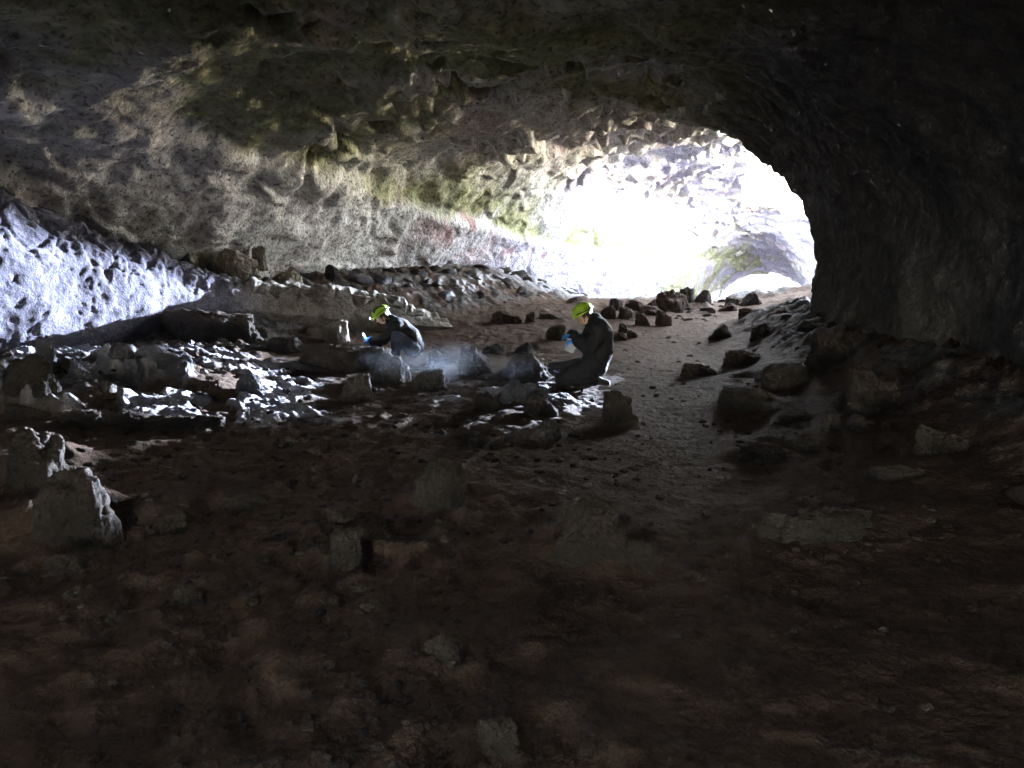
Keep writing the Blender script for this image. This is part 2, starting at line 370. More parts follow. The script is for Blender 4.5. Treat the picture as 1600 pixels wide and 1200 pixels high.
def build_ground():
    yr = [1.5]
    while yr[-1] < 30: yr.append(yr[-1] * 1.0042)
    while yr[-1] < 70: yr.append(yr[-1] * 1.012)
    ys = np.concatenate([np.linspace(-16, 1.45, 24), yr, [90, 150, 400, 1500]])
    f = np.concatenate([[-1.3, -1.2, -1.1], np.linspace(-1.02, 1.02, 760), [1.1, 1.2, 1.3]])
    yy = np.maximum(ys, 1.5)
    X = f[None, :] * (yy[:, None] * 0.72 + 0.9)
    ex = np.sign(f) * np.clip((np.abs(f) - 1.02) / 0.28, 0, 1) * 25
    X = X + ex[None]
    Y = np.repeat(ys[:, None], len(f), 1)
    x, y = X.ravel(), Y.ravel()
    z = hbase(x, y)
    P = np.stack([x, y, 0 * x], -1)
    near = sm(40, 25, y)
    # trodden path to the right of the middle stays flatter, the left is churned sand
    pathc = np.interp(y, [2, 6, 10, 16, 20], [1.0, 1.3, 2.0, 3.4, 5.5])
    path = np.exp(-((x - pathc) / (0.9 + 0.04 * y)) ** 2)
    churn = 1 - 0.75 * path
    Wp = P + 0.12 * np.stack([gn(P, 1.7, 5), gn(P, 1.7, 6), 0 * x], -1)
    z = z + near * churn * (0.026 * ridged(Wp, 0.9, 2, 8) + 0.034 * ridged(Wp, 2.3, 2, 9) + 0.026 * fbm(Wp, 1.9, 3, 10))
    z = z + near * (0.014 * fbm(Wp, 8, 4, 15, 0.6) + churn * 0.018 * ridged(Wp, 4.6, 2, 16)) + near * 0.004 * path * ridged(P, 14, 2, 17)
    rock = np.maximum(sm(2.6, 3.4, x - 0.1 * y) * (y < 16), sm(-3.3, -4.4, x) * (y > 7))
    wl = np.interp(y, [9, 12, 16, 20, 25, 31], [-8.6, -7.6, -4.8, -1.8, 0.9, 3.5])
    rock = np.maximum(rock, 0.8 * sm(3.0, 2.2, x - wl) * sm(11, 13, y) * (y < 27))
    rock = np.maximum(rock, sm(17, 19, y) * sm(-1, 1, x) * sm(0.0, 0.3, fbm(P, 0.6, 3, 18)))
    z = z + near * rock * (0.13 * ridged(Wp, 1.7, 3, 19) + 0.07 * fbm(Wp, 5, 4, 20, .6))
    cz = np.maximum(sm(-1.7, -2.3, x + 0.25 * (y - 8)) * sm(6.4, 7.2, y) * sm(11.5, 10, y), np.exp(-((x - 0.1) / 0.95) ** 4 - ((y - 8.8) / 0.8) ** 4))  # pale crust set under the sun patches, its colour raised to brighten them
    cz = np.clip(cz * sm(-0.05, 0.1, fbm(P, 1.4, 4, 26) + 0.04), 0, 1)
    z = z + cz * (0.02 + 0.035 * ridged(Wp, 3.0, 3, 27) + 0.045 * fbm(Wp, 7, 4, 28, .65))
    cz = np.maximum(cz, sm(20.6, 22.4, y + 0.8 * fbm(P, 0.7, 3, 29)))  # far floor coloured pale so it bounces light up to the ceiling
    # sand banked against the bigger stones
    for px, py, wp, hp in MOUNDS:
        dx, dy, dz = ray(px, py); yy_ = EYE / -dz * dy; xx_ = EYE / -dz * dx; k = yy_ / 1200
        for _ in range(3):
            h0 = float(hbase(xx_, yy_)); t0 = (EYE - h0) / -dz; xx_, yy_ = dx * t0, dy * t0
        q = ((x - xx_) / (0.75 * wp * k)) ** 2 + ((y - yy_ - .3 * wp * k) / (0.75 * wp * k)) ** 2
        z = z + 0.3 * hp * k * np.exp(-q ** 1.5) * (1 + 0.8 * gn(P, 5, 30))
    # footprints and dimples
    r2 = random.Random(5)
    G = z.reshape(X.shape); dimples = []
    for k in range(460):
        fy = 2.2 * math.exp(r2.random() * math.log(17 / 2.2)); fx = r2.uniform(-0.55, 0.5) * fy
        if fx > 2.5 + 0.1 * fy or fx < -4: continue
        a = r2.gauss(0, 0.5); L = r2.uniform(.10, .2); Wd = r2.uniform(.07, .15); dp = r2.uniform(.012, .040)
        pc = np.interp(fy, [2, 6, 10, 16, 20], [1.0, 1.3, 2.0, 3.4, 5.5])
        if abs(fx - pc) < 0.9: dp *= 0.4
        dimples.append((fx, fy, a, L, Wd, dp))
    for fx, fy, a, L, Wd, dp in dimples:
        i0, i1 = np.searchsorted(ys, [fy - 0.5, fy + 0.5])
        row = np.maximum(ys[(i0 + i1) // 2], 1.5)
        fc = fx / (row * .72 + .9); fw = 0.6 / (row * .72 + .9)
        j0, j1 = np.searchsorted(f, [fc - fw, fc + fw])
        dx = X[i0:i1, j0:j1] - fx; dy = Y[i0:i1, j0:j1] - fy
        ca, sa = math.cos(a), math.sin(a)
        p = (dx * ca + dy * sa) / Wd; q = (-dx * sa + dy * ca) / L
        rr = np.sqrt(p * p + q * q)
        G[i0:i1, j0:j1] += dp * (-np.exp(-(rr / 1.0) ** 3) + 0.3 * np.exp(-((rr - 1.35) / 0.35) ** 2))
    V = np.stack([x, y, G.ravel()], -1)
    global GRID; GRID = (ys, f, G)
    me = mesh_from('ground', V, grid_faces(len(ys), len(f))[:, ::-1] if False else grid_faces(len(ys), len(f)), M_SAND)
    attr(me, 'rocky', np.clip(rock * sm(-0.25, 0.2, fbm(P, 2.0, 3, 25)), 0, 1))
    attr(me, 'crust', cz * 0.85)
    return link('ground', me, kind='structure')

cave = build_cave()
ground = build_ground()

def ground_z(x, y):
    ys, f, G = GRID
    i = min(max(int(np.searchsorted(ys, y)) - 1, 0), len(ys) - 2)
    j = int(np.argmin(np.abs(f * (max(ys[i], 1.5) * .72 + .9) + np.sign(f) * np.clip((np.abs(f) - 1.02) / .28, 0, 1) * 25 - x)))
    return float(G[i, j])

def on_ground(px, py):
    """where a sight line meets the floor"""
    dx, dy, dz = ray(px, py); y = 2.0
    while y < 45:
        t = y / dy; x = dx * t; z = EYE + dz * t
        if z <= ground_z(x, y): return x, y, ground_z(x, y)
        y += 0.012 * y
    t = 21 / dy; return dx * t, 21.0, ground_z(dx * t, 21.0)

# ------------------------------------------------------------------ screen added behind the far wall to block the low sun
def build_sun_blocker():
    na, nz = 420, 110
    a = np.radians(np.linspace(-65, 118, na)); zz = np.linspace(3.0, 10.5, nz)
    A, Z = np.meshgrid(a, zz, indexing='ij')
    rad = 10.8 + 0.12 * (Z - 3.4)
    V = np.stack([10 + rad * np.sin(A), 31 + rad * np.cos(A), Z], -1).reshape(-1, 3)
    n = np.stack([np.sin(A), np.cos(A), 0 * A], -1).reshape(-1, 3)
    F = grid_faces(na, nz)
    F = F[~sun_gaps(V[F].mean(1))]
    V = V + n * (0.5 * fbm(V, 0.5, 4, 101))[:, None]
    me = mesh_from('sun_blocker', V, F, M_CAVE)
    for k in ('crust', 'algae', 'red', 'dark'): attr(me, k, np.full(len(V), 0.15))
    return link('sun_blocker', me, kind='structure')
build_sun_blocker()

# ------------------------------------------------------------------ lava bench along the left wall
def build_bench():
    pts = np.array([(-9.3, 4.0), (-8.0, 7.2), (-6.75, 9.7), (-6.1, 11.2), (-5.15, 13.3), (-4.5, 14.0), (-3.5, 14.5), (-2.4, 15.1), (-1.2, 16.0)])
    hz = np.array([2.9, 2.8, 2.62, 2.15, 1.38, 1.22, 1.05, 0.85, 0.35])
    L = np.concatenate([[0], np.cumsum(np.linalg.norm(np.diff(pts, axis=0), axis=1))])
    ns, ntt = 560, 240
    s = np.linspace(0, L[-1], ns)
    bx, by, bz = np.interp(s, L, pts[:, 0]), np.interp(s, L, pts[:, 1]), np.interp(s, L, hz)
    for arr in (bx, by):
        k = np.hanning(41); k /= k.sum(); arr[:] = np.convolve(np.pad(arr, 20, mode='edge'), k, 'valid')
    tx, ty = np.gradient(bx), np.gradient(by); l = np.hypot(tx, ty); ox, oy = ty / l, -tx / l
    gz = np.array([float(hbase(a, b)) for a, b in zip(bx, by)])
    prof = np.array([(-0.35, -0.5), (-0.30, 0.0), (0.0, 0.12), (0.08, 0.4), (0.0, 0.72), (-0.10, 0.97), (-0.30, 1.04), (-0.8, 1.02), (-1.8, 1.08), (-3.2, 1.1)])
    PL = np.concatenate([[0], np.cumsum(np.hypot(np.diff(prof[:, 0]), np.diff(prof[:, 1]) * 2))])
    q = np.concatenate([np.linspace(0, PL[6], 190), np.linspace(PL[6], PL[-1], 51)[1:]])
    po, pz = np.interp(q, PL, prof[:, 0]), np.interp(q, PL, prof[:, 1])
    h = (bz - gz)[:, None]
    V = np.stack([bx[:, None] + ox[:, None] * po, by[:, None] + oy[:, None] * po, gz[:, None] + h * pz], -1).reshape(-1, 3)
    Nn = grid_normals(V, ns, ntt)
    outw = np.repeat(ox, ntt) * Nn[:, 0] + np.repeat(oy, ntt) * Nn[:, 1]
    if outw[(np.tile(pz, ns) > .2) & (np.tile(pz, ns) < .8)].mean() < 0: Nn = -Nn
    W = V + 0.15 * np.stack([gn(V, 1.6, 111), gn(V, 1.6, 112), gn(V, 1.6, 113)], -1)
    d = 0.11 * fbm(W, 0.9, 2, 114)
    topb = np.tile(sm(0.5, 0.95, pz), ns)
    f1, f2 = vor(W, 2.2, 1)
    d = d + topb * (0.06 * ridged(W, 1.9, 2, 116) + 0.12 * fbm(W, 1.6, 4, 117, .6) - 0.06) - 0.04 * sm(0.1, 0.0, f2 - f1) * topb
    d = d + 0.025 * fbm(W, 5, 3, 118) - 0.008 * sm(0.15, 0.3, gn(W, 15, 120))
    V = V + Nn * d[:, None]
    V[:, 2] += topb * 0.13 * (fbm(W, 1.3, 4, 121, .6) + 0.5 * ridged(W, 2.4, 2, 122) - .3)
    F = grid_faces(ns, ntt)
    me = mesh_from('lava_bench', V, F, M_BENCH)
    attr(me, 'pale', np.repeat(sm(L[5] + 0.2, L[4], s), ntt))  # lilac put in where the sun strikes, tan where the face is shaded
    return link('lava_bench', me, kind='structure')

def mat_bench():
    m, t, b = new_mat('bench_crust'); co = objco(t)
    mid = noise_tex(t, 5, 6, 0.65, co); fine = noise_tex(t, 34, 5, 0.7, co)
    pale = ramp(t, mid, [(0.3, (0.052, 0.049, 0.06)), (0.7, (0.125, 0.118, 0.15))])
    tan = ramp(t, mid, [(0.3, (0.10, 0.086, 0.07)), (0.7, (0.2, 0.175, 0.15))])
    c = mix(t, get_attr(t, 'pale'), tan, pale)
    v = N(t, 'ShaderNodeTexVoronoi'); v.inputs['Scale'].default_value = 34; t.links.new(co, v.inputs['Vector'])
    pit = math_(t, 'MULTIPLY', ramp(t, v.outputs['Distance'], [(0.2, 1.0), (0.42, 0.0)]), ramp(t, mid, [(0.3, 0.0), (0.6, 0.9)]))
    c = mix(t, pit, c, (0.03, 0.028, 0.03))
    c = mix(t, ramp(t, fine, [(0.36, 0.8), (0.44, 0.0)]), c, (0.06, 0.055, 0.06))
    t.links.new(c, b.inputs['Base Color'])
    bump(t, b, [(mid, 0.06), (fine, 0.025)])
    return m
M_BENCH = mat_bench()
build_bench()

# ------------------------------------------------------------------ rocks
M_DARK = mat_rock('dark_basalt', (0.022, 0.019, 0.017), (0.085, 0.072, 0.063), 0.85, (0.06, 0.047, 0.039))
M_GREY = mat_rock('grey_basalt', (0.036, 0.032, 0.029), (0.12, 0.108, 0.098), 0.7, (0.065, 0.051, 0.043))
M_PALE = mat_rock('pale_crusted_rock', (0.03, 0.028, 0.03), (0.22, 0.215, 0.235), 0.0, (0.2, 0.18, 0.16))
M_TAN = mat_rock('tan_rock', (0.12, 0.10, 0.08), (0.29, 0.25, 0.21), 0.4, (0.2, 0.16, 0.13))
M_RED = mat_rock('brown_basalt', (0.035, 0.026, 0.022), (0.1, 0.075, 0.064), 0.4, (0.1, 0.075, 0.06))
_ico = {}
def ico(sub):
    if sub not in _ico:
        bm = bmesh.new(); bmesh.ops.create_icosphere(bm, subdivisions=sub, radius=1.0)
        bm.verts.ensure_lookup_table()
        _ico[sub] = (np.array([v.co[:] for v in bm.verts], np.float32), np.array([[v.index for v in f.verts] for f in bm.faces], np.int32)); bm.free()
    return _ico[sub]

def rock_verts(seed, sub=5, cuts=12, rough=1.0, top=None, point=0.0):
    """angular boulder: random planes, chipped edges, pitted skin, straight sides below (that half is buried)"""
    D, F = ico(sub); r = np.random.default_rng(seed)
    nv = cuts * 2 // 3
    an = np.linspace(0, 6.283, nv, endpoint=False) + r.uniform(-.45, .45, nv)
    sd = np.stack([np.cos(an), np.sin(an), r.uniform(-.15, .22, nv)], -1); tl = .5 if top is None else .14
    tp = np.stack([r.normal(0, tl, cuts - nv), r.normal(0, tl, cuts - nv), np.ones(cuts - nv)], -1)
    nn = np.vstack([sd, tp]); nn /= np.linalg.norm(nn, axis=1)[:, None]
    hh = np.concatenate([r.uniform(0.55, 0.95, nv), r.uniform(0.45, 0.72, cuts - nv)])
    if top is not None: nn = np.vstack([nn, [0.1, -0.1, 0.99]]); hh = np.append(hh, top * .8)
    low = D[:, 2] < -0.05
    E = D.copy(); hl = np.linalg.norm(D[:, :2], axis=1) + 1e-6
    E[low, 0] = D[low, 0] / hl[low]; E[low, 1] = D[low, 1] / hl[low]; E[low, 2] = -0.05
    dots = E @ nn.T
    cand = np.where(dots > 0.05, hh / np.maximum(dots, 0.05), 9.0); cand = np.minimum(cand, 1.2)
    kk = 45.0
    rad = -np.log(np.exp(-kk * cand).sum(1) + math.exp(-kk * 1.1)) / kk
    V = E * rad[:, None]
    V[low, :2] *= np.minimum(1, hl[low] * 1.6)[:, None]; V[low, 2] = np.maximum(D[low, 2], -0.6)
    Dn = V * 1.1 + seed * 3.1
    d = 0.14 * fbm(Dn, 1.5, 3, seed % 7) + 0.07 * ridged(Dn, 2.6, 2, seed % 5) - 0.05 + 0.09 * fbm(Dn, 4, 4, seed % 11, .62)
    if sub >= 5:
        d = d + 0.035 * ridged(Dn, 7, 2, 5) + 0.02 * gn(Dn, 17, 3) - 0.035 * sm(.12, .3, gn(Dn, 9, 4))
    t = fbm(Dn, 1.3, 2, seed % 13) * 5; d = d + 0.05 * (np.floor(t) + sm(.8, 1, t - np.floor(t)) - t)
    V = V + E * (rough * d)[:, None]
    V[:, :2] *= (1 + 0.12 * sm(.35, -.3, V[:, 2]))[:, None]
    if point: V[:, :2] *= (1 - 0.5 * point * sm(-.1, 0.9, V[:, 2]))[:, None]
    return V, F

def make_rock(x, y, size, mat, label, seed, cat='rock', group=None, rotz=None, sub=5, sink=0.42, name='rock', z=None, tilt=(0, 0), **kw):
    V, F = rock_verts(seed, sub, **kw)
    lo, hi = V.min(0), V.max(0)
    V = (V - (lo + hi) / 2) / (hi - lo) * np.array(size)
    V[:, 2] += size[2] * (0.5 - sink)
    me = mesh_from(name, V, F, mat)
    o = link(name, me, label=label, category=cat)
    if group: o['group'] = group
    o.location = (x, y, ground_z(x, y) if z is None else z)
    r = random.Random(seed)
    o.rotation_euler = (R(tilt[0]), R(tilt[1]), r.uniform(-.5, .5) if rotz is None else rotz)
    return o

def rock_px(px, py, wpx, hpx, mat, label, seed, depth=0.8, cat='rock', **kw):
    """a rock standing on the floor where its foot shows in the photograph, at the size it has there"""
    x, y, z = on_ground(px, py)
    k = y / 1200.0
    wd, ht = wpx * k, hpx * k
    dp = depth * wd
    sink = kw.pop('sink', 0.42)
    kw.setdefault('sub', 5 if wpx > 44 else 4)
    return make_rock(x, y + dp * 0.35, (wd * 1.05, dp, ht * (0.98 if py < 640 else 0.8) / (1 - sink)), mat, label, seed, cat, sink=sink, **kw)

RK = [
    # px, py, w, h, material, label, options
    (35, 765, 130, 110, M_DARK, 'pale crusted boulder cut by the left edge of the view, sunlit on top', dict(cat='boulder')),
    (100, 850, 150, 135, M_DARK, 'large knobbly boulder low on the left with sunlit lilac crust over a black foot', dict(cat='boulder', depth=.9)),
    (40, 612, 85, 62, M_DARK, 'dark lumpy rock at the left edge in front of the bright bench', dict()),
    (72, 590, 34, 52, M_PALE, 'pointed pale rock standing against the brightest part of the bench', dict(point=.5)),
    (125, 602, 46, 28, M_PALE, 'small rounded rock lit white beside the dark lump on the left', dict()),
    (158, 612, 36, 16, M_GREY, 'low grey stone with one bright edge right of the white rounded rock', dict()),
    (28, 660, 80, 28, M_DARK, 'black blocky rock of the left ledge nearest the edge of the view', dict()),
    (105, 668, 90, 28, M_DARK, 'dark rock of the left ledge below the white rounded rock', dict()),
    (185, 672, 90, 25, M_DARK, 'dark rock in the middle of the left ledge', dict()),
    (262, 672, 95, 25, M_DARK, 'dark rock of the left ledge under the bright patch', dict()),
    (318, 668, 60, 21, M_DARK, 'dark rock ending the left ledge on its right', dict()),
    (245, 580, 95, 34, M_PALE, 'broad lilac crusted rock with a dark hollow behind the bright patch', dict()),
    (182, 572, 48, 22, M_PALE, 'lilac rock left of the broad crusted one with the hollow', dict()),
    (205, 592, 34, 22, M_PALE, 'small brightly lit stone in front of the lilac rocks', dict()),
    (385, 618, 62, 40, M_PALE, 'pointed pale rock like a small peak at the right of the bright patch', dict(point=.7)),
    (275, 592, 40, 20, M_PALE, 'flat lit stone just below the broad crusted rock', dict()),
    (318, 536, 165, 52, M_DARK, 'long dark slab leaning at the foot of the lava bench', dict(cat='slab', depth=.45, top=.55)),
    (440, 552, 60, 22, M_GREY, 'low grey stone between the dark slab and the lit pale stone', dict()),
    (522, 536, 44, 32, M_TAN, 'pale stone lit by the headlamp in front of the crouching person', dict(cat='stone', top=.95, cuts=8, rough=1.2, depth=1.1)),
    (540, 580, 170, 44, M_DARK, 'wide flat dark outcrop the crouching person leans over', dict(cat='outcrop', depth=.5, top=.6)),
    (555, 628, 62, 46, M_GREY, 'grey three cornered rock standing below the flat dark outcrop', dict(point=.3)),
    (605, 600, 66, 42, M_GREY, 'grey rock just in front of the crouching person in the dust', dict()),
    (668, 612, 66, 34, M_GREY, 'rounded rock half hidden in the drifting dust', dict()),
    (688, 575, 56, 24, M_DARK, 'dark stone just right of the crouching person', dict()),
    (742, 592, 60, 46, M_DARK, 'dark rock in the gap between the two people', dict(point=.3)),
    (770, 556, 44, 18, M_DARK, 'small dark rock behind the gap between the two people', dict()),
    (820, 600, 96, 46, M_DARK, 'big dark outcrop at the knees of the kneeling person', dict(cat='outcrop')),
    (820, 552, 34, 16, M_DARK, 'dark stone lying on top of the outcrop by the kneeling person', dict()),
    (760, 640, 46, 30, M_DARK, 'dark rock with lit chips at the left of the middle rock cluster', dict()),
    (806, 632, 60, 40, M_PALE, 'white lit jagged rock with a curved rim in the middle cluster', dict(rough=1.5)),
    (846, 652, 58, 42, M_DARK, 'black pointed rock in front of the lit patch of the middle cluster', dict(point=.4)),
    (852, 692, 56, 42, M_GREY, 'grey rock with a lit right rim at the front of the middle cluster', dict()),
    (806, 694, 40, 30, M_DARK, 'dark wedge left of the rimmed rock in the middle cluster', dict(point=.4)),
    (735, 702, 46, 30, M_DARK, 'low rounded dark rock left in front of the middle cluster', dict()),
    (776, 702, 44, 16, M_DARK, 'flat shard lying before the middle cluster', dict(sub=4)),
    (966, 666, 52, 54, M_DARK, 'upright boulder with a lit tip standing alone right of the bright patch', dict(cat='boulder', point=.2)),
    (992, 662, 12, 9, M_DARK, 'tiny pebble right of the lone upright boulder', dict(sub=4, cat='pebble')),
    (682, 800, 88, 86, M_DARK, 'square cut block with a sandy top in the middle of the sand', dict(cat='block', top=.72)),
    (541, 895, 66, 60, M_DARK, 'black rounded rock in the sand left of the centre', dict(top=.8)),
    (925, 882, 130, 100, M_DARK, 'largest dark boulder in the sand right of the centre', dict(cat='boulder', depth=.8)),
    (1008, 892, 70, 46, M_DARK, 'wedge leaning on the right side of the largest dark boulder', dict(point=.3)),
    (900, 888, 50, 20, M_DARK, 'low fragment at the left foot of the largest dark boulder', dict()),
    (378, 800, 76, 24, M_DARK, 'flat slab with a pale upper edge in the left sand', dict(cat='slab', top=.45)),
    (287, 950, 48, 42, M_DARK, 'small squarish brown stone in the dark left foreground', dict(cat='stone', top=.75)),
    (697, 1040, 86, 72, M_DARK, 'round pitted rock in the near sand at the bottom centre', dict(rough=1.3)),
    (778, 1180, 78, 58, M_DARK, 'nearest round dark rock at the bottom of the view', dict(rough=1.3)),
    (440, 702, 40, 20, M_DARK, 'small dark stone in the sand below the tip of the bright patch', dict()),
    (556, 760, 16, 26, M_GREY, 'thin upright chip of stone in the sand', dict(point=.6, sub=4, cat='stone')),
    (530, 822, 44, 26, M_DARK, 'little dark stone above the black rounded rock', dict()),
    (250, 835, 70, 26, M_DARK, 'low dark stone in the sand right of the knobbly boulder', dict()),
    (90, 905, 80, 36, M_DARK, 'low dark rock in the deep shade below the knobbly boulder', dict()),
    # right bank
    (1172, 645, 90, 30, M_DARK, 'low rock with a broken right end at the edge of the path', dict(top=.75)),
    (1302, 678, 40, 38, M_DARK, 'upright small rock on the right bank', dict()),
    (1252, 660, 70, 16, M_DARK, 'flat stone left of the upright small rock on the right bank', dict()),
    (1352, 668, 56, 22, M_DARK, 'low stone right of the upright small rock on the right bank', dict()),
    (1492, 708, 96, 48, M_DARK, 'large smooth rounded boulder far up the right bank', dict(cat='boulder', cuts=5)),
    (1195, 724, 90, 30, M_DARK, 'dark flat rock at the foot of the right bank', dict(top=.6)),
    (1262, 708, 70, 26, M_DARK, 'brown dark rock behind the flat one at the foot of the right bank', dict()),
    (1290, 850, 220, 56, M_DARK, 'long overhanging slab with a sandy top on the right bank', dict(cat='slab', depth=.5, top=.45)),
    (1420, 752, 110, 28, M_DARK, 'dark ledge rock above the long overhanging slab', dict(depth=.5)),
    (1390, 640, 120, 80, M_DARK, 'big dark mound of rock against the right wall', dict(cat='boulder')),
    (1240, 605, 120, 34, M_DARK, 'dark hump of rock below the end of the right wall', dict()),
    (1095, 590, 60, 20, M_RED, 'low brown rock beside the path behind the low broken one', dict()),
    (1170, 572, 70, 24, M_RED, 'low brown rock on the path edge below the dark hump', dict()),
    (1310, 560, 90, 40, M_DARK, 'dark rock at the base of the right wall', dict()),
    # crest rubble
    (1053, 488, 52, 32, M_RED, 'largest dark boulder of the rubble on the crest', dict(cat='boulder', point=.2)),
    (1076, 474, 28, 26, M_GREY, 'tall stacked blue grey block behind the largest crest boulder', dict(top=.8)),
    (1099, 474, 28, 18, M_GREY, 'blue grey block right of the tall stacked one on the crest', dict()),
    (1176, 478, 36, 20, M_GREY, 'triangular blue grey slab at the right end of the crest', dict(point=.6, cat='slab')),
    (1145, 478, 22, 14, M_RED, 'brown rock left of the triangular slab on the crest', dict()),
    (963, 486, 24, 20, M_GREY, 'pale cube of rock next to the kneeling person\'s helmet', dict(top=.8)),
    (992, 486, 30, 18, M_RED, 'brown rock right of the pale cube on the crest', dict()),
    (1019, 488, 22, 20, M_RED, 'leaning rock left of the largest crest boulder', dict(point=.4)),
    (1037, 510, 28, 26, M_RED, 'dark block in front of the largest crest boulder', dict(top=.85)),
    (1005, 510, 24, 20, M_RED, 'dark rounded rock left of the dark block below the crest', dict()),
    (951, 500, 30, 22, M_RED, 'brown rock close behind the kneeling person\'s back', dict()),
    (981, 500, 30, 20, M_RED, 'flat topped brown rock between the kneeling person and the crest', dict(top=.7)),
    (1016, 495, 40, 15, M_RED, 'long low rock below the largest crest boulder', dict()),
    (1139, 488, 34, 13, M_RED, 'long low rock on the right half of the crest', dict()),
    (1169, 490, 24, 11, M_RED, 'low stone in front of the triangular slab', dict()),
    (1129, 530, 40, 22, M_DARK, 'dark rock alone on the brown path before the crest', dict()),
    (1196, 528, 40, 20, M_DARK, 'dark rock on the path edge near the end of the right wall', dict()),
    (988, 530, 18, 11, M_DARK, 'small black stone on the path right of the kneeling person', dict(sub=4, cat='stone')),
    (970, 536, 22, 12, M_DARK, 'black stone nearest the kneeling person\'s back', dict(sub=4, cat='stone')),
    (974, 522, 16, 16, M_DARK, 'upright black stone behind the kneeling person', dict(sub=4, cat='stone')),
    (868, 534, 36, 26, M_RED, 'brown block right behind the kneeling person\'s hands', dict(top=.8)),
    (790, 508, 50, 20, M_RED, 'wide brown slab on the flat floor left of the kneeling person', dict(top=.6, cat='slab')),
    (829, 508, 16, 16, M_RED, 'small squarish stone between the wide slab and the kneeling person', dict(sub=4, cat='stone')),
    (862, 502, 40, 9, M_GREY, 'flat stone on the floor behind the brown block', dict(sub=4)),
]
for i, (px, py, wp, hp, mt, lb, kw) in enumerate(RK):
    rock_px(px, py, wp, hp, mt, lb, 200 + i * 7, **kw)

def ray_at(px, py, y):
    dx, dy, dz = ray(px, py); t = y / dy
    return dx * t, y, EYE + dz * t

# boulders lying on the bench and the scree behind it
for i, (px, py, wp, hp, y, mt, lb) in enumerate([
        (372, 420, 66, 44, 14.6, M_TAN, 'large pale tan boulder resting on top of the lava bench'),
        (448, 450, 58, 42, 15.4, M_TAN, 'brown tan boulder right of the large pale one on the bench'),
        (292, 395, 52, 38, 14.2, M_TAN, 'tan boulder left of the large pale one on the bench'),
        (405, 405, 26, 30, 14.9, M_TAN, 'narrow pale stone leaning between the two boulders on the bench'),
        (520, 425, 26, 18, 16.6, M_DARK, 'dark stone lodged on the scree above the bench'),
        (540, 482, 34, 20, 16.2, M_GREY, 'smooth lilac grey rock at the low end of the bench'),
        (604, 492, 28, 20, 16.8, M_GREY, 'grey rock behind the head of the crouching person'),
        (664, 492, 44, 26, 17.6, M_RED, 'dark brown rock at the scree foot right of the crouching person'),
        (556, 500, 30, 18, 15.6, M_RED, 'dark stone left of the crouching person\'s helmet')]):
    x, y, z = ray_at(px, py, y); k = y / 1200
    make_rock(x, y, (wp * k, wp * k * .8, hp * k * 1.3), mt, lb, 900 + i * 5, 'boulder' if i < 3 else 'rock', z=z - 0.02)

def scatter(n, fn, mats, label, group, cat, seed, smin, smax):
    """repeats of a few stones, each one an object of its own"""
    r = random.Random(seed); protos = []
    for k in range(7):
        V, F = rock_verts(seed * 13 + k, 3, cuts=9)
        protos.append(mesh_from('stone', V * np.array([1, r.uniform(.7, 1), r.uniform(.5, .85)]), F, mats[k % len(mats)]))
    for k in range(n):
        x, y = fn(r)
        o = link('stone', r.choice(protos), label=label, category=cat, group=group)
        sz = smin * (smax / smin) ** (r.random() ** 1.8)
        o.scale = (sz, sz, sz * 0.7); o.rotation_euler = (r.uniform(-.4, .4), r.uniform(-.4, .4), r.uniform(0, 6.28))
        o.location = (x, y, ground_z(x, y) + 0.05 * sz)

def on_scree(r):
    y = r.uniform(14.5, 25); xl = np.interp(y, [9, 12, 16, 20, 25, 31], [-8.6, -7.6, -4.8, -1.8, 0.9, 3.5])
    return xl + 0.2 + 2.3 * r.random() ** 1.3, y
scatter(105, on_scree, [M_DARK, M_GREY, M_PALE, M_RED], 'small stone among the scree below the left wall', 'stones of the left scree', 'stone', 31, .08, .34)
def on_crest(r):
    while True:
        y = r.uniform(16.5, 21.5); x = r.gauss(0.235 * y, 1.1)
        if x < 7 and x > 1.2: return x, y
scatter(58, on_crest, [M_RED, M_DARK, M_GREY, M_RED], 'small stone among the rubble on the crest', 'stones of the crest rubble', 'stone', 32, .05, .22)
def on_bank(r):
    y = 3 + 10.5 * r.random(); return 2.5 + 0.1 * y + 1.8 * r.random(), y
scatter(40, on_bank, [M_DARK, M_GREY, M_DARK, M_RED], 'small dark stone lying on the right bank', 'stones of the right bank', 'stone', 33, .04, .16)
def on_path(r):
    y = r.uniform(9.5, 15.5); return 0.1 * y + r.uniform(0.4, 2.6), y
scatter(24, on_path, [M_DARK, M_RED], 'small stone lying on the brown path', 'stones on the path', 'stone', 34, .025, .08)
def on_sand(r):
    y = 2.6 + 6.5 * r.random() ** 1.2; return r.uniform(-.6, .32) * y, y
scatter(12, on_sand, [M_DARK, M_GREY], 'tiny pebble lying in the near sand', 'pebbles in the sand', 'pebble', 35, .01, .035)
def on_ledge(r):
    y = r.uniform(8.3, 12.5); return -0.62 * y + r.uniform(0, 3.4), y
scatter(32, on_ledge, [M_DARK, M_GREY, M_PALE, M_TAN], 'small stone on the ledge before the bright bench', 'stones on the left ledge', 'stone', 36, .04, .15)
def on_mid(r):
    return r.uniform(-3.0, 0.4), r.uniform(8.8, 11.2)
scatter(22, on_mid, [M_DARK, M_GREY], 'small stone among the dark rocks between the two people', 'stones between the people', 'stone', 37, .03, .12)

